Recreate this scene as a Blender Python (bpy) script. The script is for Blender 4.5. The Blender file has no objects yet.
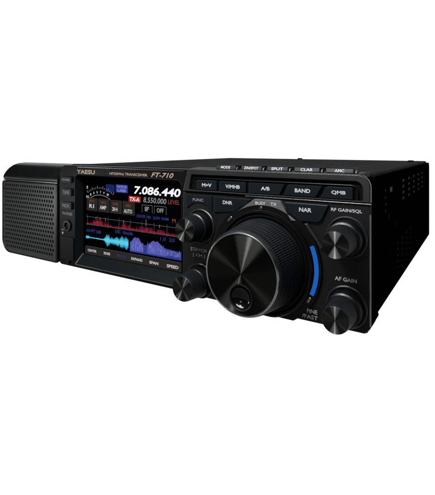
import bpy, bmesh, math, random
from mathutils import Vector
random.seed(7)
MM = 0.001
sc = bpy.context.scene
col = sc.collection
PI = math.pi
Q = .45          # depth of the blacks against the studio lamps
WL = {}          # world location (mm) of every object

# ------------------------------------------------------------------ materials
def mat(name, c, rough=.5, spec=.3, metal=0., bump=0., bscale=900., var=.12, vscale=60.,
        aniso=0., radial=False, coat=0., coat_r=.1):
    c = tuple(v*Q for v in c); spec *= Q
    m = bpy.data.materials.new(name); m.use_nodes = True
    nt = m.node_tree; N = nt.nodes; L = nt.links
    b = N['Principled BSDF']
    b.inputs['Roughness'].default_value = rough
    b.inputs['Specular IOR Level'].default_value = spec
    b.inputs['Metallic'].default_value = metal
    if coat:
        b.inputs['Coat Weight'].default_value = coat
        b.inputs['Coat Roughness'].default_value = coat_r
    tc = N.new('ShaderNodeTexCoord')
    no = N.new('ShaderNodeTexNoise'); no.inputs['Scale'].default_value = vscale
    no.inputs['Detail'].default_value = 5
    L.new(tc.outputs['Object'], no.inputs['Vector'])
    mx = N.new('ShaderNodeMix'); mx.data_type = 'RGBA'
    mx.inputs[6].default_value = (*[v*(1-var) for v in c], 1)
    mx.inputs[7].default_value = (*[v*(1+var) for v in c], 1)
    L.new(no.outputs['Fac'], mx.inputs[0]); L.new(mx.outputs[2], b.inputs['Base Color'])
    mr = N.new('ShaderNodeMapRange')
    mr.inputs[3].default_value = max(.02, rough*.85); mr.inputs[4].default_value = min(1, rough*1.15)
    L.new(no.outputs['Fac'], mr.inputs[0]); L.new(mr.outputs[0], b.inputs['Roughness'])
    if bump:
        n2 = N.new('ShaderNodeTexNoise'); n2.inputs['Scale'].default_value = bscale
        L.new(tc.outputs['Object'], n2.inputs['Vector'])
        bp = N.new('ShaderNodeBump'); bp.inputs['Strength'].default_value = bump
        bp.inputs['Distance'].default_value = .0002
        L.new(n2.outputs['Fac'], bp.inputs['Height']); L.new(bp.outputs[0], b.inputs['Normal'])
    if radial:   # turned metal: grooves run round the object's own y axis
        b.inputs['Anisotropic'].default_value = aniso
        cr = N.new('ShaderNodeVectorMath'); cr.operation = 'CROSS_PRODUCT'
        cr.inputs[1].default_value = (0, 1, 0)
        L.new(tc.outputs['Object'], cr.inputs[0])
        nz = N.new('ShaderNodeVectorMath'); nz.operation = 'NORMALIZE'
        L.new(cr.outputs[0], nz.inputs[0]); L.new(nz.outputs[0], b.inputs['Tangent'])
        g = N.new('ShaderNodeBsdfAnisotropic'); g.distribution = 'BECKMANN'
        g.inputs['Anisotropy'].default_value = aniso
        # fine turning grooves vary the roughness from ring to ring
        ln = N.new('ShaderNodeVectorMath'); ln.operation = 'LENGTH'; L.new(tc.outputs['Object'], ln.inputs[0])
        gr = N.new('ShaderNodeTexNoise'); gr.noise_dimensions = '1D'; gr.inputs['Scale'].default_value = 2500
        L.new(ln.outputs['Value'], gr.inputs['W'])
        m2 = N.new('ShaderNodeMapRange'); m2.inputs[3].default_value = rough*.88; m2.inputs[4].default_value = rough*1.14
        L.new(gr.outputs['Fac'], m2.inputs[0]); L.new(m2.outputs[0], g.inputs['Roughness'])
        L.new(mx.outputs[2], g.inputs['Color']); L.new(nz.outputs[0], g.inputs['Tangent'])
        L.new(g.outputs[0], N['Material Output'].inputs['Surface'])
    return m
def emis(name, c, s=1.):
    m = bpy.data.materials.new(name); m.use_nodes = True
    N = m.node_tree.nodes; N.remove(N['Principled BSDF'])
    e = N.new('ShaderNodeEmission'); e.inputs[0].default_value = (*c, 1); e.inputs[1].default_value = s
    m.node_tree.links.new(e.outputs[0], N['Material Output'].inputs[0]); return m

M = dict(
 case   = mat('black_painted_steel', (.0004,.0004,.0005), .7, .0, bump=.3, bscale=2500),
 casetop= mat('black_textured_steel', (.0009,.0010,.0011), .6, .012, bump=.4, bscale=2500),
 vent   = mat('vent_highlight_grey', (.10,.10,.103), .6, .02),  # pale tone stands in for light on the slot edges
 panel  = mat('charcoal_plastic', (.0015,.0015,.0017), .34, .10, bump=.35, bscale=2200),
 panelL = mat('black_plastic', (.0006,.0006,.0007), .40, .035, bump=.35, bscale=2200),
 trim   = mat('satin_grey_plastic', (.0030,.0030,.0032), .30, .24, bump=.2, bscale=2200),
 hoodp  = mat('satin_silver_plastic', (.018,.018,.018), .3, .4, bump=.2, bscale=2200),
 gloss  = mat('gloss_black_plastic', (.0008,.0008,.0009), .25, .08),
 bezel  = mat('blue_black_bezel', (.0013,.0019,.0022), .40, .06, bump=.2),
 button = mat('button_rubber', (.0010,.0017,.0023), .42, .04, bump=.2),
 recess = mat('recess_black', (.0004,.0004,.0004), .7, .02),
 hood   = mat('speaker_hood_plastic', (.0012,.0013,.0014), .32, .22, bump=.3, bscale=2000),
 grille = mat('grille_metal', (.0062,.0064,.0067), .40, .15, bump=.3, bscale=1800),
 knob   = mat('knob_black', (.0010,.0011,.0013), .35, .10),
 knurl  = mat('knurled_rubber', (.0017,.0021,.0026), .42, .12),
 face   = mat('turned_black_metal', (.011,.011,.0106), .42, .3, metal=1., aniso=.72, radial=True, var=.05),
 face2  = mat('turned_grey_metal', (.024,.024,.0235), .42, .3, metal=1., aniso=.72, radial=True, var=.05),
 chrome = mat('polished_edge', (.24,.243,.247), .2, .5, metal=1.),
 line   = mat('edge_highlight_grey', (.13,.13,.135), .3, .5, metal=1.),  # pale metal for strips that stand in for edge highlights
 white  = mat('printed_white', (.10,.10,.104), .6, .1),
 dimw   = mat('printed_grey', (.05,.05,.053), .6, .1),
 gold   = mat('printed_gold', (.085,.065,.045), .5, .1),
 rubber = mat('foot_rubber', (.0006,.0006,.0006), .8, .0),
 lcd    = mat('lcd_black', (.0002,.0002,.0003), .5, .0),
 blue   = emis('lit_blue', (.012,.11,.48), 1.),
 eW     = emis('screen_white', (.93,.93,.95)),
 eG     = emis('screen_grey', (.28,.28,.30)),
 eD     = emis('screen_dim', (.10,.10,.11)),
 eK     = emis('screen_key', (.022,.021,.019)),
 eRb    = emis('spectrum_red', (.38,.02,.05)),
 eT     = emis('screen_soft_white', (.55,.55,.57)),
 eR     = emis('screen_red', (.45,.03,.025)),
 eDR    = emis('screen_dark_red', (.07,.006,.018)),
 eO     = emis('screen_orange', (.28,.06,.03)),
 eC     = emis('screen_cyan', (.03,.42,.66)),
 eC2    = emis('screen_pale_cyan', (.12,.60,.80)),
 eB     = emis('screen_blue', (.035,.045,.27)),
 eB2    = emis('screen_light_blue', (.09,.10,.42)),
 eB3    = emis('screen_pale_blue', (.22,.25,.66)),
 eN     = emis('screen_navy', (.01,.02,.12)),
 back   = emis('self_lit_white', (1,1,1), 1.02),  # glow added so the sweep stays pure white without a contact shadow
)

# ------------------------------------------------------------------ builders (all in mm)
def link(o, parent=None, loc=(0,0,0)):
    col.objects.link(o)
    WL[o.name] = Vector(loc)
    if parent is not None:
        o.parent = parent; o.location = (Vector(loc) - WL[parent.name])*MM
    else:
        o.location = Vector(loc)*MM
    return o
def empty(name, loc, label, cat):
    o = bpy.data.objects.new(name, None); o.empty_display_size = .02
    link(o, None, loc); o['label'] = label; o['category'] = cat; return o
def fin(name, bm, m, parent, loc=(0,0,0), bevel=0, seg=2, smooth=False, ang=35):
    lv = Vector(loc)
    for v in bm.verts: v.co = (v.co - lv)*MM
    bmesh.ops.recalc_face_normals(bm, faces=bm.faces)
    me = bpy.data.meshes.new(name); bm.to_mesh(me); bm.free()
    me.materials.append(M[m] if isinstance(m, str) else m)
    if smooth:
        for p in me.polygons: p.use_smooth = True
        me.set_sharp_from_angle(angle=math.radians(ang))
    o = bpy.data.objects.new(name, me); link(o, parent, loc)
    if bevel:
        b = o.modifiers.new('bevel', 'BEVEL'); b.width = bevel*MM; b.segments = seg
        b.limit_method = 'ANGLE'; b.angle_limit = math.radians(32)
    return o
def add_plate(bm, loops, y0, y1):
    """outline and holes in (x,z); solid between y0 (front) and y1 (back)"""
    b2 = bmesh.new()
    for lp in loops:
        vs = [b2.verts.new((x, y0, z)) for x, z in lp]
        for i in range(len(vs)): b2.edges.new((vs[i], vs[(i+1) % len(vs)]))
    bmesh.ops.triangle_fill(b2, use_beauty=True, use_dissolve=False, edges=b2.edges[:])
    if y1 is not None and y1 != y0:
        r = bmesh.ops.extrude_face_region(b2, geom=b2.faces[:])
        bmesh.ops.translate(b2, verts=[v for v in r['geom'] if isinstance(v, bmesh.types.BMVert)], vec=(0, y1-y0, 0))
    me = bpy.data.meshes.new('t'); b2.to_mesh(me); b2.free(); bm.from_mesh(me); bpy.data.meshes.remove(me)
def plate(name, loops, y0, y1, m, parent, bevel=0, seg=2, loc=(0,0,0)):
    bm = bmesh.new(); add_plate(bm, loops, y0, y1)
    return fin(name, bm, m, parent, loc, bevel, seg)
def add_box(bm, x0, x1, y0, y1, z0, z1):
    r = bmesh.ops.create_cube(bm, size=1)
    for v in r['verts']:
        v.co = Vector(((x0+x1)/2+v.co.x*(x1-x0), (y0+y1)/2+v.co.y*(y1-y0), (z0+z1)/2+v.co.z*(z1-z0)))
def box(name, x0, x1, y0, y1, z0, z1, m, parent, bevel=0, seg=3):
    bm = bmesh.new(); add_box(bm, x0, x1, y0, y1, z0, z1)
    return fin(name, bm, m, parent, (0,0,0), bevel, seg)
def rrect(x0, x1, z0, z1, r, n=6):
    """r: one radius or (bl, br, tr, tl)"""
    if not isinstance(r, (tuple, list)): r = (r,)*4
    out = []
    for (cx, cz, a0, rr) in ((x0+r[0], z0+r[0], PI, r[0]), (x1-r[1], z0+r[1], 1.5*PI, r[1]),
                             (x1-r[2], z1-r[2], 0, r[2]), (x0+r[3], z1-r[3], .5*PI, r[3])):
        if rr < 1e-6: out.append((cx, cz)); continue
        for i in range(n+1):
            a = a0+.5*PI*i/n; out.append((cx+rr*math.cos(a), cz+rr*math.sin(a)))
    return out
def arc(cx, cz, r, a0, a1, n=24):
    return [(cx+r*math.cos(math.radians(a0+(a1-a0)*i/n)), cz+r*math.sin(math.radians(a0+(a1-a0)*i/n))) for i in range(n+1)]
def circle(cx, cz, r, n=48): return arc(cx, cz, r, 0, 360-360/n, n-1)
def band(cx, cz, r0, r1, a0, a1, n=32): return arc(cx, cz, r1, a0, a1, n)+arc(cx, cz, r0, a1, a0, n)
def prism_x(name, prof, x0, x1, m, parent, bevel=0, seg=2, smooth=False):
    bm = bmesh.new()
    a = [bm.verts.new((x0, y, z)) for y, z in prof]; b = [bm.verts.new((x1, y, z)) for y, z in prof]
    n = len(prof)
    bm.faces.new(a); bm.faces.new(b[::-1])
    for i in range(n): bm.faces.new((a[i], b[i], b[(i+1) % n], a[(i+1) % n]))
    return fin(name, bm, m, parent, (0,0,0), bevel, seg, smooth)
def loft(name, loops, m, parent, smooth=True):
    """loops: list of (y, [(x,z)...]) with equal counts"""
    bm = bmesh.new(); rows = [[bm.verts.new((x, y, z)) for x, z in lp] for y, lp in loops]
    for r0, r1 in zip(rows, rows[1:]):
        n = len(r0)
        for i in range(n): bm.faces.new((r0[i], r0[(i+1) % n], r1[(i+1) % n], r1[i]))
    return fin(name, bm, m, parent, (0,0,0), 0, 2, smooth)
def lathe(name, prof, cx, cz, m, parent, n=72, rf=None, cap=True, smooth=True, ang=35):
    """prof: (radius, y) list; rf(k, i) gives a radius offset; turned round the axis (cx, cz)"""
    bm = bmesh.new(); rows = []
    for k, (r, y) in enumerate(prof):
        if r < 1e-6: rows.append([bm.verts.new((cx, y, cz))]); continue
        row = []
        for i in range(n):
            a = 2*PI*i/n; q = r+(rf(k, i) if rf else 0)
            row.append(bm.verts.new((cx+q*math.cos(a), y, cz+q*math.sin(a))))
        rows.append(row)
    for A, B in zip(rows, rows[1:]):
        for i in range(n):
            j = (i+1) % n
            if len(A) == 1 and len(B) == 1: continue
            if len(A) == 1: bm.faces.new((A[0], B[i], B[j]))
            elif len(B) == 1: bm.faces.new((A[i], B[0], A[j]))
            else: bm.faces.new((A[i], B[i], B[j], A[j]))
    return fin(name, bm, m, parent, (cx, prof[0][1], cz), 0, 2, smooth, ang)
def add_text(bm, s, x0, x1, z0, z1, y, shear=0., bold=0., slope=0.):
    cu = bpy.data.curves.new('t', 'FONT'); cu.body = s; cu.size = 1; cu.offset = bold; cu.shear = shear
    cu.resolution_u = 3
    o = bpy.data.objects.new('t', cu); col.objects.link(o)
    dg = bpy.context.evaluated_depsgraph_get(); me = o.evaluated_get(dg).to_mesh()
    vs = [v.co.copy() for v in me.vertices]; fs = [tuple(p.vertices) for p in me.polygons]
    o.evaluated_get(dg).to_mesh_clear()
    bpy.data.objects.remove(o); bpy.data.curves.remove(cu)
    if not vs: return
    ax = min(v.x for v in vs); bx = max(v.x for v in vs); az = min(v.y for v in vs); bz = max(v.y for v in vs)
    nv = []
    for v in vs:
        X = x0+(v.x-ax)/(bx-ax)*(x1-x0); Z = z0+(v.y-az)/max(bz-az, 1e-6)*(z1-z0)+slope*(X-x0)
        nv.append(bm.verts.new((X, y, Z)))
    for f in fs:
        try: bm.faces.new([nv[i] for i in f])
        except ValueError: pass
def text(name, items, y, m, parent):
    """items: (string, x0, x1, z0, z1[, shear, bold, slope]); one mesh of lettering facing the front"""
    bm = bmesh.new()
    for it in items: add_text(bm, *it[:5], y, *it[5:])
    o = fin(name, bm, m, parent); return o

# ------------------------------------------------------------------ the transceiver
T = empty('radio_transceiver', (112, 130, -3),
          'black desktop radio transceiver with lit colour screen and large tuning knob', 'radio')
# case
prism_x('case', [(10,0),(268,0),(268,74),(267.2,77),(265.4,79),(262,80),(30,80),(14,80.6),(10,80.6)], -13.5, 236.6, 'casetop', T, 2.2, 3)
# perforated right side of the case: skewed slots
def slot(y, z, w, h, sk=0.):   # (y,z) loop
    return [(y-w/2, z-h/2-sk), (y+w/2, z-h/2+sk), (y+w/2, z+h/2+sk), (y-w/2, z+h/2-sk)]
sl = [slot(45, 68.3-4.3*i, 6, 2.2, .8) for i in range(4)]
sl += [slot(62, 67.5, 11, 3.6, 0)]
sl += [slot(55, 51.2, 4, 4.4), slot(76, 43, 4, 4.4), slot(60, 27, 3.5, 3.4)]
for i in range(5):
    for j in range(4): sl.append(slot(108+26*i, 70.2-4.4*j, 11, 2.3, .5))
for i in range(4):
    for j in range(6): sl.append(slot(86+18*i, 28-4.2*j+.6*i, 8, 1.8, .4))
sl += [slot(45, 19-4.2*i, 4.6, 1.9, .8) for i in range(4)]
bm = bmesh.new(); b2 = bmesh.new()
outl = rrect(12, 266.5, 1.5, 78.5, (2,2,6,2))
add_plate(b2, [outl]+sl, 0, .5)     # built in (y,z), then turned to face right
for v in b2.verts: v.co = Vector((238.6-v.co.y, v.co.x, v.co.z))
fin('side_cover', b2, 'case', T); bm.free()
plate_v = bmesh.new(); add_box(plate_v, 236.7, 238.0, 30, 225, 4, 74); fin('vent_backing', plate_v, 'vent', T)  # grey backing whose tone paints the light caught by the slots
# screws on top and feet
for (x, y) in ((92, 262), (224, 240)):
    lathe_bm = bmesh.new()
    bmesh.ops.create_cone(lathe_bm, cap_ends=True, segments=24, radius1=3.4, radius2=2.6, depth=1.0)
    for v in lathe_bm.verts: v.co += Vector((x, y, 80.6))
    fin('cover_screw', lathe_bm, 'case', T)
for (x, y) in ((2, 14), (2, 235), (205, 235)):
    box('foot', x, x+18, y, y+16, -3, 0, 'rubber', T, .8)
box('foot', 205, 238, 1, 28, -3, 0, 'rubber', T, 1.2)

# front panel with the screen opening
R_out = rrect(-13.5, 240, -1.8, 80, (3, 4, 6, 8))
FP = plate('front_panel', [R_out, rrect(6.5, 115.5, .4, 72.6, (2,2,4,4))], 0, 11.5, 'panelL', T, .8, 2)
FP.data.materials.append(M['case'])      # the shell's outer flanks are the matt case finish
for p in FP.data.polygons:
    if p.normal.x > .5 and p.center.x > .2: p.material_index = 1
lo = rrect(6.6, 115.4, .5, 72.5, (2,2,4,4)); li = rrect(7.2, 113.6, 7.6, 71.8, (1.5,1.5,4,4))
li2 = rrect(7.0, 113.8, 6.6, 71.9, (1.5,1.5,4,4))
BZ = loft('screen_bezel', [(-.35, rrect(6.2, 115.8, .1, 72.9, (2,2,4,4))), (-.5, lo), (5.5, li2), (7, li)], 'bezel', T)
# highlight on the lower bezel lip, laid on as a pale strip
plate('bezel_highlight', [rrect(7.2, 114, .35, .95, .25)], -.62, -.4, 'line', BZ)
# display
D = plate('display', [rrect(6.9, 114, 6.4, 72.2, 1)], 7.1, 9, 'lcd', T)
y = 6.95
# frequency etc. measured on the plane y=5 -> shifted a touch for y=7
def sx(x): return x-2.6
def st(items): return [(i[0], sx(i[1]), sx(i[2]))+tuple(v-.5 if k < 2 else v for k, v in enumerate(i[3:])) for i in items]
text('frequency_readout', st([('7.086.440', 67.0, 111.4, 60.4, 66.4, .16, .03)]), y, 'eW', D)
text('sub_frequency_readout', st([('8.550.000', 76.5, 98.5, 54.7, 58.6, .15, .01)]), y, 'eG', D)
text('level_caption', st([('LEVEL', 100, 110.5, 55.2, 58.2, .15, 0)]), y, 'eO', D)
bm = bmesh.new()
def rr(bm, x0, x1, z0, z1, yy, r=.5): add_plate(bm, [rrect(sx(x0), sx(x1), z0-.5, z1-.5, r, 3)], yy, None)
rr(bm, 61.5, 73.6, 54.2, 58.6, y); fin('transmit_flag', bm, 'eR', D)
text('flag_lettering', st([('TX-A', 62.6, 72.4, 54.9, 57.8, .1, .02)]), y-.05, 'eW', D)
# S meter
mc = (30.5, 41.0)
mc = (30.0, 34.4)
bm = bmesh.new()
add_plate(bm, [band(sx(mc[0]), mc[1], 22.2, 22.6, 60, 120, 30)], y, None)
for k in range(16):
    a = 58+k*4.2; add_plate(bm, [band(sx(mc[0]), mc[1], 27.4, 27.4+(2.2 if k % 3 == 0 else 1.2), a, a+.9, 2)], y, None)
fin('meter_scale', bm, 'eG', D)
its = []
for ch, a_ in (('1', 116), ('3', 107), ('5', 98), ('7', 89), ('9', 80), ('20', 70)):
    a = math.radians(a_); x_ = mc[0]+25.2*math.cos(a); z_ = mc[1]+25.2*math.sin(a)
    its.append((ch, x_-.6*len(ch), x_+.6*len(ch), z_-.9, z_+.9, 0, .03))
its += [('S', 14.0, 15.6, 61.6, 64.0, 0, .03), ('PO', 13.6, 17, 52.6-.2+1.6, 56, 0, .02)]
text('meter_numerals', st(its), y, 'eT', D)
bm = bmesh.new(); rr(bm, 36.6, 46.2, 60.2, 66.2, y, .3); fin('meter_zone', bm, 'eN', D)
bm = bmesh.new()
for (a, b, c, d) in ((47.6, 60.4, 60.5, 66.6),): rr(bm, a, b, c, d, y+.03, .4)
fin('meter_flag', bm, 'eB', D)
text('meter_flag_lettering', st([('WIDE', 48.6, 59.4, 63.9, 66, 0, .02), ('USB', 49.4, 58.6, 61, 63.2, 0, .03)]), y-.05, 'eB3', D)
# key row
bm = bmesh.new()
for i in range(4): rr(bm, 14.2+13.6*i, 27.0+13.6*i, 44.0, 54.4, y+.04, .5)
fin('soft_key', bm, 'eK', D)
text('soft_key_caption', st([('ATT', 17, 23.4, 50.6, 52.7), ('IPO', 31, 36.8, 50.4, 52.5), ('DNR', 44.4, 50.4, 50.3, 52.4), ('AGC', 58, 63.8, 50.1, 52.2)]), y, 'eO', D)
text('soft_key_lettering', st([('R1', 17.2, 22.8, 46.3, 49.4, 0, .03), ('AMP', 29.6, 37, 46.1, 49.1, 0, .02), ('3H', 43.6, 49.4, 45.8, 48.8, 0, .02), ('AUTO', 56.2, 65, 45.3, 48.3, .1, .02)]), y, 'eT', D)
bm = bmesh.new()
for (a, b) in ((75, 85.4), (87, 98.6)):
    for q in ((a, b, 52.6, 53.0), (a, a+.4, 47.2, 52.6), (b-.4, b, 47.2, 52.6)): rr(bm, *q, y, .1)
fin('filter_tab', bm, 'eD', D)
text('filter_tab_lettering', st([('IF', 78, 82, 48.3, 51.6, 0, .03), ('OFF', 89.5, 96, 48.3, 51.4, 0, .02)]), y, 'eG', D)
text('span_caption', st([('CENTER 100k', 69.4, 84, 43.2, 45.2, .1, .01), ('SLOW  NORM', 86, 100.6, 43.2, 45.2, .1, .01)]), y, 'eB', D)
text('marker_caption', st([('M', 104, 107, 42.4, 45)]), y, 'eO', D)
text('waterfall_caption', st([('AF-FFT 0dB', 14, 31, 26.5, 29, 0, .01), ('OSC  10ms/div', 47, 66, 29, 31.5, 0, .01)]), y, 'eB', D)
text('level_numbers', st([('1.0', 93, 98, 28.6, 31), ('20', 101, 106, 28.6, 31)]), y, 'eB', D)
# spectrum
bm = bmesh.new()
for z_ in (32.6, 38.8): rr(bm, 13.4, 111.5, z_, z_+.3, y+.02, .1)
for k in range(9): rr(bm, 15+12*k, 15.25+12*k, 31.8, 40.6, y+.02, .1)
fin('spectrum_frame', bm, 'eD', D)
bm = bmesh.new(); x_ = 14.
while x_ < 110:
    h = .5+1.2*random.random()
    for (c_, w_, hh) in ((27, 5.2, 5.0), (36, 1.2, 4.0), (38.5, 1.0, 3.4), (56, 1.6, 4.6), (62, 1, 3), (70, .8, 3), (79, 1.6, 5), (84, .9, 3.6), (92, 1.4, 3.4), (99, .8, 2.4)):
        if abs(x_-c_) < w_: h = max(h, hh*(.25+.85*random.random()**1.3))
    rr(bm, x_, x_+.2, 33.0, 33.0+h, y, .05); x_ += .36
fin('spectrum_bars', bm, 'eRb', D)
for (a, b) in ((21.5, 34), (54, 62), (72, 86), (90, 97)):
    bm = bmesh.new(); rr(bm, a, b, 33.0, 34.6+.5*(b-a)**.5, y+.03, .9); fin('spectrum_glow', bm, 'eDR', D)
for x_ in (25, 29.5, 36, 56, 79, 92):
    bm = bmesh.new(); rr(bm, x_, x_+.35, 37.4, 42.2 if x_ == 79 else 39.6, y-.03, .1); fin('spectrum_peak', bm, 'eG', D)
# cyan trace
def env(t):
    e = .5
    if t < 4: e = 1.6-.2*abs(t-2)
    for (c_, w_, hh) in ((25.5, 3.5, 4.6), (31, 5, 2.6), (36, 4, 3.6), (41, 3, 4.9), (46, 4, 4.6)):
        e = max(e, hh*math.exp(-((t-c_)/w_)**2))
    return e*(.55+.6*random.random())
bm = bmesh.new(); up = []; dn = []; t = 0
while t < 48.2:
    c_ = 21.8+.0*t; up.append((sx(13.2+t), c_+env(t))); dn.append((sx(13.2+t), c_-env(t))); t += .3
add_plate(bm, [up+dn[::-1]], y, None); fin('audio_trace', bm, 'eC', D)
bm = bmesh.new()
add_plate(bm, [[(a, 21.8+(b-21.8)*.45) for a, b in up]+[(a, 21.8+(b-21.8)*.45) for a, b in dn[::-1]]], y-.03, None)
fin('audio_trace_core', bm, 'eC2', D)
# blue waterfall
def hump(x0, x1, zb, pts, m, name, yy):
    bm = bmesh.new(); n = len(pts)
    top = [(sx(x0+(x1-x0)*i/(n-1)), p-.5+.25*random.random()) for i, p in enumerate(pts)]
    add_plate(bm, [[(sx(x0), zb-.5)]+top+[(sx(x1), zb-.5)]], yy, None); return fin(name, bm, m, D)
hump(62.6, 112, 16.6, [24, 24.6, 24, 23, 23.6, 24.6, 24.4, 23.6, 23, 22.6, 22.4, 22.4], 'eB', 'audio_spectrum', y+.03)
hump(63.4, 76, 17.6, [22.4, 25, 27, 28, 27.2, 28, 26.4, 24, 21], 'eB2', 'audio_spectrum_peak', y+.01)
hump(80.4, 98, 17.6, [21, 24.4, 26.4, 27.4, 26.6, 27.2, 26, 24.6, 22.2, 20], 'eB2', 'audio_spectrum_peak', y+.01)
bm = bmesh.new()
for k in range(260):
    x_ = 63.4+48*random.random()
    if 76.4 < x_ < 80: continue
    z_ = 18+(6 if x_ < 98 else 3.5)*random.random(); w_ = .3+1.6*random.random()
    rr(bm, x_, x_+.16, z_, z_+.3+w_, y-.02-.0002*k, .05)
fin('audio_spectrum_streaks', bm, 'eB3', D)
bm = bmesh.new(); rr(bm, 13.4, 111.6, 14.9, 15.15, y, .05); fin('key_divider', bm, 'eD', D)
bm = bmesh.new(); rr(bm, 12.0, 113.6, 8.6, 14.6, y+.04, .3); fin('bottom_key_bar', bm, 'eK', D)
for (w_, a, b, c, d) in (('CENTER', 15.4, 25.8, 10.8, 12.8), ('3DSS', 34, 41.4, 10.8, 12.8), ('EXPAND', 64.2, 75.6, 10.6, 12.6),
                        ('SPAN', 82.4, 91, 10.4, 12.5), ('SPEED', 99, 109.6, 10.2, 12.4)):
    text('bottom_key_lettering', st([(w_, a, b, c, d, 0, .03)]), y, 'eT', D)
text('multi_key_lettering', st([('MULTI', 49, 58.2, 10.8, 12.8)]), y, 'eB', D)

# brand strip
text('brand_lettering', [('YAESU', 8.2, 29.6, 73.6, 76.9, 0, .03)], -.08, 'gold', T)
text('caption_lettering', [('HF/50MHz TRANSCEIVER', 46, 84.4, 74.0, 75.9, 0, .012)], -.08, 'gold', T)
text('model_lettering', [('FT-710', 88.0, 108.4, 73.7, 77.1, .35, .015)], -.08, 'gold', T)
plate('strip_highlight', [rrect(9, 117, 78.7, 79.1, .15)], -.12, -.02, 'line', T)  # pale strip painting the lighter line of the top edge

# left control column
for (z0, z1, s, w) in ((65.6, 70.8, 'POWER', 9.2), (55.0, 61.2, 'TUNE', 7.2), (44.0, 50.2, 'MOX', 8.0)):
    b_ = plate('control_button', [rrect(-9.8, 3.2, z0, z1, 1.4)], -1.6, .3, 'button', T, .5)
    text('lettering', [(s, -3.6-w/2, -3.0+w/2, z0+1.7, z1-1.7, 0, .02)], -1.66, 'dimw', b_)
text('jack_lettering', [('PHONES', -9.6, 2.6, 39.2, 41.6, 0, .02)], -.06, 'dimw', T)
J = lathe('headphone_jack', [(4.8,.1),(4.8,-.9),(4.4,-1.2),(2.9,-1.2),(2.6,-.9),(2.6,.0),(0,.05)], -3.2, 30.6, 'gloss', T, 40)
bm = bmesh.new(); add_plate(bm, [circle(-9.4, 24.2, 1.0, 16), ], -.1, None)
add_plate(bm, [band(-9.4, 25.6, 1.5, 1.9, 20, 160, 10)], -.1, None); fin('microphone_symbol', bm, 'white', T)
plate('jack_cover', [rrect(-11, 5, 3.2, 21.4, 1.6)], -.9, .2, 'gloss', T, .4)
lathe('cover_screw', [(2.4,.1),(2.4,-1.0),(2.0,-1.4),(.8,-1.4),(.6,-.9),(0,-.9)], -2.4, 1.6, 'gloss', T, 24)
plate('column_edge', [rrect(4.4, 5.0, 3, 68.5, .3)], -.5, -.02, 'panel', T, .15)

# right control panel -------------------------------------------------
plate('control_panel', [[(117.2, -2.2)]+[(117.2, 65)]+[(240.2, 65), (240.2, 1.5), (237, -2.2)]], -1.2, .2, 'panel', T, .5)
U = plate('upper_trim', [[(118.6, 66.0), (240.4, 66.0)]+arc(233.6, 74.0, 6.8, 0, 90, 8)+[(122.6, 80.8)],
      [(123.6, 67.0), (125.6, 76.9)]+arc(232.4, 72.9, 4.0, 90, 0, 8)+[(236.4, 67.0)]], -3, .2, 'trim', T, .7, 3)
plate('button_channel', [rrect(122, 237.5, 66.6, 78, .5)], -1.0, .1, 'recess', T)
plate('channel_edge', [[(127, 75.0), (230.4, 75.0)]+arc(230.4, 71.5, 3.5, 90, 0, 8)[1:]+[(233.9, 67.4), (233.4, 67.4)]+arc(230.4, 71.5, 3.0, 0, 90, 8)+[(127, 74.5)]],
      -2.2, -.9, 'gloss', T, .15)
def btn(name, pts, y0, y1, s, tx, sub='lettering', m='button', tm='white', bev=.5):
    b_ = plate(name, [pts], y0, y1, m, T, bev, 2)
    if s: text(sub, [(s,)+tx], y0-.06, tm, b_)
    return b_
zb, zt = 67.3, 73.7
for (a, b, c, d, s, tw) in ((129.6, 145.4, 129.6, 145.4, 'M>V', 7.4), (147.2, 166.6, 147.2, 166.6, 'V/MHB', 10.4),
                     (168.4, 189.0, 168.4, 192.2, 'A/B', 5.8), (191.4, 211.0, 194.2, 214.6, 'BAND', 9.2), (213.4, 231.4, 217.0, 231.4, 'QMB', 7.8)):
    mx_ = (a+b+c+d)/4+.3
    btn('front_button', [(a, zb), (b, zb), (d, zt), (c, zt)], -2.6, -.9, s, (mx_-tw/2, mx_+tw/2, 69.5, 71.7, 0, .03))
# top row of keys, on the sloped shelf above
prism_x('top_shelf', [(-2.2, 79.0), (-2.2, 80.7), (3, 81.2), (9, 81.4), (14, 81.0), (14, 79)], 123, 236, 'panelL', T, .4)
for (a, b, s, tw) in ((141.6, 156.2, 'MODE', 7), (160.2, 174.8, 'ZIN/SPOT', 10), (178.2, 192.0, 'SPLIT', 7.6), (195.8, 211.4, 'CLAR', 7.4), (214.8, 230.4, 'AMC', 5.4)):
    prof = [(2.0, 80.8), (2.9, 83.3), (3.8, 83.8), (13, 83.4), (14.5, 81.0)]
    k_ = prism_x('top_key', prof, a, b, 'button', T, .4)
    bm = bmesh.new(); add_text(bm, s, (a+b)/2-tw/2, (a+b)/2+tw/2, 81.3, 82.9, 2.0, 0, .02)
    for v in bm.verts: v.co.y = 2.0+(v.co.z-80.8)*(.9/2.5)-.1
    fin('lettering', bm, 'white', k_)
    prism_x('key_spacer', [(1.2, 80.9), (2.2, 82.6), (3.4, 82.8), (5, 81)], b+.9, b+2.0, 'panel', T, .2)
plate('seam_highlight', [[(166, 65.1), (240.5, 65.1), (240.5, 65.7), (166, 65.7)]], -2.2, -.9, 'line', T, .15)  # pale strip standing in for the highlight along the seam

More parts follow.
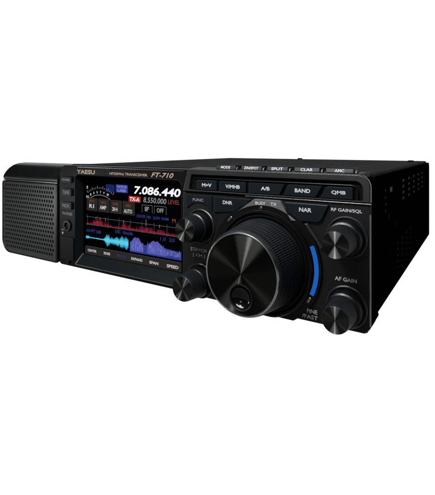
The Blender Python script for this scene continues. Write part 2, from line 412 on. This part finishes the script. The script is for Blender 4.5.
# lower keys and the hood over the dial
btn('front_button', [(120.8, 63.6), (141.2, 63.6)]+arc(131, 45.6, 13.2, 38, 139, 14), -2.0, -1.0, 'FUNC', (126.2, 134.8, 59.8, 61.6, 0, .01), bev=.35, tm='dimw')
btn('front_button', [(143.0, 63.6), (170.4, 63.6), (161.6, 55.6), (143.0, 53.6)], -2.2, -1.0, 'DNR', (149.8, 156.8, 59.4, 61.6, 0, .03), bev=.4)
btn('front_button', [(191.4, 63.8), (218.4, 63.8), (214.4, 55.0), (211.6, 53.4), (199.2, 53.4), (196.6, 55.0)], -2.8, -1.0, 'NAR', (201.2, 208.6, 58.9, 61.2, 0, .03), bev=.7)
DC = (178.6, 27.0)
plate('dial_hood', [[(172.8, 64.2), (189.6, 64.2), (196.4, 53.4)]+arc(*DC, 33.6, 52, 122, 16)], -3.4, -1.0, 'hoodp', T, .9, 3)
text('hood_lettering', [('BUSY', 173.6, 180.4, 61.0, 62.8, 0, .02), ('TX', 183.6, 187.6, 61.0, 62.8, 0, .02)], -3.47, 'white', T)
lathe('status_lamp', [(1.1,-3.3),(1.1,-3.8),(.6,-4.1),(0,-4.1)], 177.6, 59.0, 'trim', T, 20)
# surround of the dial: a disc cut off at the bottom of the panel
cz0 = -3.6
sur = [p for p in arc(*DC, 35.6, -59, 239, 90)]
plate('dial_surround', [[(max(p[0], 143.2), max(p[1], cz0)) for p in sur]], -2.9, -.9, 'gloss', T, .8, 3)
plate('facet_highlight', [[(204.4, 52.4), (206.2, 52.6), (215.0, 40.6), (214.2, 39.4)]], -3.2, -1.0, 'trim', T, .3)  # lighter strip standing in for the highlight on the facet edge
plate('blue_light_arc', [band(*DC, 31.8, 34.1, -24, 24, 24)], -3.5, -2.8, 'blue', T)
for (a, w) in ((-30, 4), (134, 5)):
    plate('ring_highlight', [band(*DC, 32.3, 33.8, a-w/2-1, a+w/2+1, 6)], -3.6, -2.8, 'line', T, .3)  # pale marks painting the highlights at the ring notch ends
lathe('dial_ring', [(31.2,-2.7),(31.2,-4.2),(30.6,-5.0),(29.6,-5.0),(29.0,-4.2),(28.4,-3.9),(28.0,-4.6),(27.2,-4.6),(26.8,-3.4),(24,-3.2)], *DC, 'gloss', T, 128)
# knurled dial
prof = []; n_ax = 6; y0_, y1_, r0_, r1_ = -6.0, -27.2, 26.0, 23.3
prof.append((24.0, -3.4)); prof.append((25.6, -3.6)); prof.append((26.2, -5.0))
tags = [0, 0, 0]
for k in range(n_ax):
    for (q, f_) in ((.0, -1), (.07, 1), (.90, 1), (.97, -1)):
        t = (k+q)/n_ax; prof.append((r0_+(r1_-r0_)*t, y0_+(y1_-y0_)*t)); tags.append(f_)
prof += [(23.2, -27.5), (22.9, -28.2), (22.6, -28.6)]; tags += [0, 0, 0]
def kn(k, i):
    if tags[k] == 0: return 0
    return (.13 if i % 3 == 0 else -.13) if tags[k] > 0 else -.16
K = lathe('tuning_dial', prof, *DC, 'knurl', T, 3*120, kn, ang=20)
lathe('dial_edge', [(22.62,-28.5),(22.4,-29.1),(21.9,-29.35),(21.5,-29.2),(21.4,-28.9)], *DC, 'chrome', K, 160)
fc = (DC[0], DC[1]); dmp = (fc[0]+.2, fc[1]-12.4)
plate('dial_face', [circle(*fc, 21.45, 128), circle(*dmp, 6.9, 64)], -28.9, -27.4, 'face', K, 0, 2, (fc[0], -28.9, fc[1]))
lathe('dimple_rim', [(7.4,-28.85),(7.3,-29.3),(6.9,-29.45),(6.5,-29.2),(6.4,-28.6)], *dmp, 'knob', K, 80)
lathe('finger_dimple', [(6.6,-28.9),(6.3,-28.2),(5.4,-27.2),(4,-26.3),(2.4,-25.8),(1.1,-25.6),(0,-25.55)], *dmp,
      mat('dimple_gloss', (.0006,.0006,.0006), .14, .15), K, 64)

# small rotary knobs
def knob(cx, cz, yf, fm, g=1.):
    rg = lathe('knob_surround', [(11.4,-1.0),(11.3,-1.9),(10.9,-2.3),(10.4,-2.3),(10.1,-1.8),(9.8,-1.3),(7,-1.25)], cx, cz, 'trim', T, 80)
    P = [(8.0,-1.3),(9.3,-1.4),(9.5,-2.0),(9.4,-7.0),(9.1,-8.2),(8.5,-8.7),(8.1,-8.9)]
    k_ = lathe('rotary_knob', P, cx, cz, 'knob', T, 96)
    n = 144; P = None
    L_ = abs(yf)-8.9
    R0 = 7.95*g; pr_ = [(R0-.25,-8.0),(R0,-8.6),(R0,-9.2)]; tg = [0,0,0]
    for q in (0.02, .12, .35, .6, .85, .98): pr_.append((R0-.75*q, -9.2-(L_-2.0)*q)); tg.append(1)
    pr_ += [(R0-.85, yf+1.0), (R0-1.0, yf+.35), (R0-1.2, yf+.05)]; tg += [0,0,0]
    c_ = lathe('knob_cap', pr_, cx, cz, 'knurl', k_, n, lambda k, i: (.0 if not tg[k] else (.07 if i % 3 else -.12)), ang=25)
    lathe('knob_face', [(R0-1.2, yf), (R0-1.25, yf-.12), (R0-1.5, yf-.1), (.35, yf+.1), (0, yf+.1)], cx, cz, fm, k_, 96)
    return k_
knob(227.7, 47.0, -21.5, 'face2', .99)
knob(227.7, 10.2, -21.5, 'face2', .99)
knob(132.0, 43.6, -18, 'face2', 1.05)
knob(131.8, 8.3, -20, 'face2', 1.1)
text('panel_lettering', [('RF GAIN/SQL', 219.2, 235.8, 60.2, 62.2, 0, .02)], -1.4, 'white', T)
text('panel_lettering', [('AF GAIN', 221.2, 233.0, 23.5, 25.6, 0, .025)], -1.4, 'white', T)
text('panel_lettering', [('FINE', 206.0, 212.0, 3.4, 5.6, 0, .01), ('/FAST', 203.2, 212.2, .2, 2.4, 0, .01)], -3.1, 'white', T)
text('panel_lettering', [('STEP/MCH', 124.2, 136.6, 27.0, 29.2, 0, .01)], -1.4, 'white', T)
text('panel_lettering', [('[ CH ]', 126.0, 135.6, 23.2, 25.6, 0, .01)], -1.4, 'white', T)
plate('panel_highlight', [rrect(239.6, 240.2, 2, 60, .25)], -1.45, -1.0, 'line', T, .1)  # pale strip painting the highlight down the right panel edge

# ------------------------------------------------------------------ the speaker
S = empty('external_speaker', (-56, 60, -3), 'black external speaker with round-holed metal grille standing left of the radio', 'speaker')
hp = [(1.5,-1),(1.0,64.5),(-.6,65.6),(-1.2,67.4),(-.4,69.6),(1.6,72.6),(4.6,75.6),(8.6,78.2),(13,79.6),(20,80.2),(27,79.6),(33,77.4),(42,75),(180,74),(184,70),(184,0),(180,-1)]
hood = prism_x('cabinet', hp, -96.6, -15.2, 'hood', S, 0, 2, True)
# round the outer end of the cabinet: pull the end vertices in as a soft corner
me = hood.data; bm = bmesh.new(); bm.from_mesh(me)
bmesh.ops.bevel(bm, geom=[e for e in bm.edges if all(abs(v.co.x-(-96.6*MM)) < 1e-6 for v in e.verts)], offset=3.2*MM, segments=4, affect='EDGES', profile=.5)
bm.to_mesh(me); bm.free()
for p in me.polygons: p.use_smooth = True
me.set_sharp_from_angle(angle=math.radians(40))
gx0, gx1, gz0, gz1 = -96.0, -17.6, -1.4, 63.4
plate('grille_frame', [rrect(-96.6, -15.4, -1.8, 64.2, (12.4,2,2,3), 10), rrect(gx0+.6, gx1-.2, gz0+.6, gz1-.4, (11,1.5,1.5,2), 10)], -.9, 1.2, 'gloss', S, .3)
holes = []; px, pz = 3.3, 3.72; row = 0; z_ = gz1-3.4
while z_ > gz0+2.6:
    x_ = gx1-4.0-(px/2 if row % 2 else 0)
    while x_ > gx0+2.6:
        dx = gx0+12-x_; dz = gz0+12-z_
        if not (dx > 0 and dz > 0 and math.hypot(dx, dz) > 9.4):
            holes.append([(x_+1.16*math.cos(k*PI/6), z_+1.5*math.sin(k*PI/6)) for k in range(12)])
        x_ -= px
    z_ -= pz; row += 1
plate('perforated_grille', [rrect(gx0+.5, gx1-.1, gz0+.5, gz1-.3, (11.2,1.5,1.5,2), 10)]+holes, -.5, .3, 'grille', S)
bmk = bmesh.new(); add_plate(bmk, [rrect(gx0+.7, gx1-.3, gz0+.7, gz1-.5, (11,1.4,1.4,1.9), 10)], .9, 1.3); fin('grille_backing', bmk, 'recess', S)  # dark backing sheet behind the grille holes
plate('grille_highlight', [rrect(-94.5, -15.6, 64.6, 65.2, .25)], -.9, .6, 'line', S, .15)  # pale strip painting the highlight of the groove above the grille
for (x, y_) in ((-88, 20), (-30, 20), (-88, 160), (-30, 160)): box('foot', x, x+10, y_, y_+10, -3, -.9, 'rubber', S, .6)

# ------------------------------------------------------------------ white seamless surface, made to glow by itself
bm = bmesh.new(); prof = [(-.45, -.003)]+[(1.2+.6*math.sin(a), -.003+.6-.6*math.cos(a)) for a in [PI/2*i/16 for i in range(17)]]+[(1.8, 3.)]
r = [[bm.verts.new((x, y_, z_)) for y_, z_ in prof] for x in (-4, 4)]
for i in range(len(prof)-1): bm.faces.new((r[0][i], r[1][i], r[1][i+1], r[0][i+1]))
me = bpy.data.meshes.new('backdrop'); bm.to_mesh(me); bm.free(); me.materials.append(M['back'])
for p in me.polygons: p.use_smooth = True
o = bpy.data.objects.new('backdrop', me); col.objects.link(o); o['kind'] = 'structure'

# ------------------------------------------------------------------ light
w = bpy.data.worlds.new('World'); sc.world = w; w.use_nodes = True
w.node_tree.nodes['Background'].inputs[0].default_value = (.02, .02, .02, 1)
w.node_tree.nodes['Background'].inputs[1].default_value = 1
def lamp(name, loc, tgt, sx_, sy_, pw, c=(1,1,1)):
    l = bpy.data.lights.new(name, 'AREA'); l.shape = 'RECTANGLE'; l.size = sx_; l.size_y = sy_; l.energy = pw; l.color = c
    o = bpy.data.objects.new(name, l); col.objects.link(o); o.location = Vector(loc)*MM
    o.rotation_euler = (Vector(tgt)-Vector(loc)).to_track_quat('-Z', 'Y').to_euler(); return o
lamp('softbox_top', (150, -120, 215), (170, 0, 70), .26, .06, 6)
lamp('key_lamp', (107, -262, 344), (170, -10, 30), .03, .03, 9)
lamp('side_lamp', (-152, -138, 30), (178, -28, 27), .02, .04, .45)
lamp('small_lamp', (120, -420, 150), (178, -28, 15), .012, .012, .5)

# ------------------------------------------------------------------ camera
cam = bpy.data.cameras.new('camera'); co = bpy.data.objects.new('camera', cam); col.objects.link(co)
co.location = (.2914, -.219, .095)
co.rotation_euler = (PI/2, 0, math.atan2(.5115, .859))
cam.sensor_fit = 'HORIZONTAL'; cam.sensor_width = 36; cam.lens = 414/435*36
cam.shift_x = (217.5-240)/435; cam.shift_y = -(247.5-147)/435
cam.clip_start = .005; cam.clip_end = 50
sc.camera = co
sc.view_settings.view_transform = 'Standard'; sc.view_settings.look = 'None'
sc.view_settings.exposure = 0; sc.view_settings.gamma = 1
sc.render.resolution_x = 900; sc.render.resolution_y = 1024
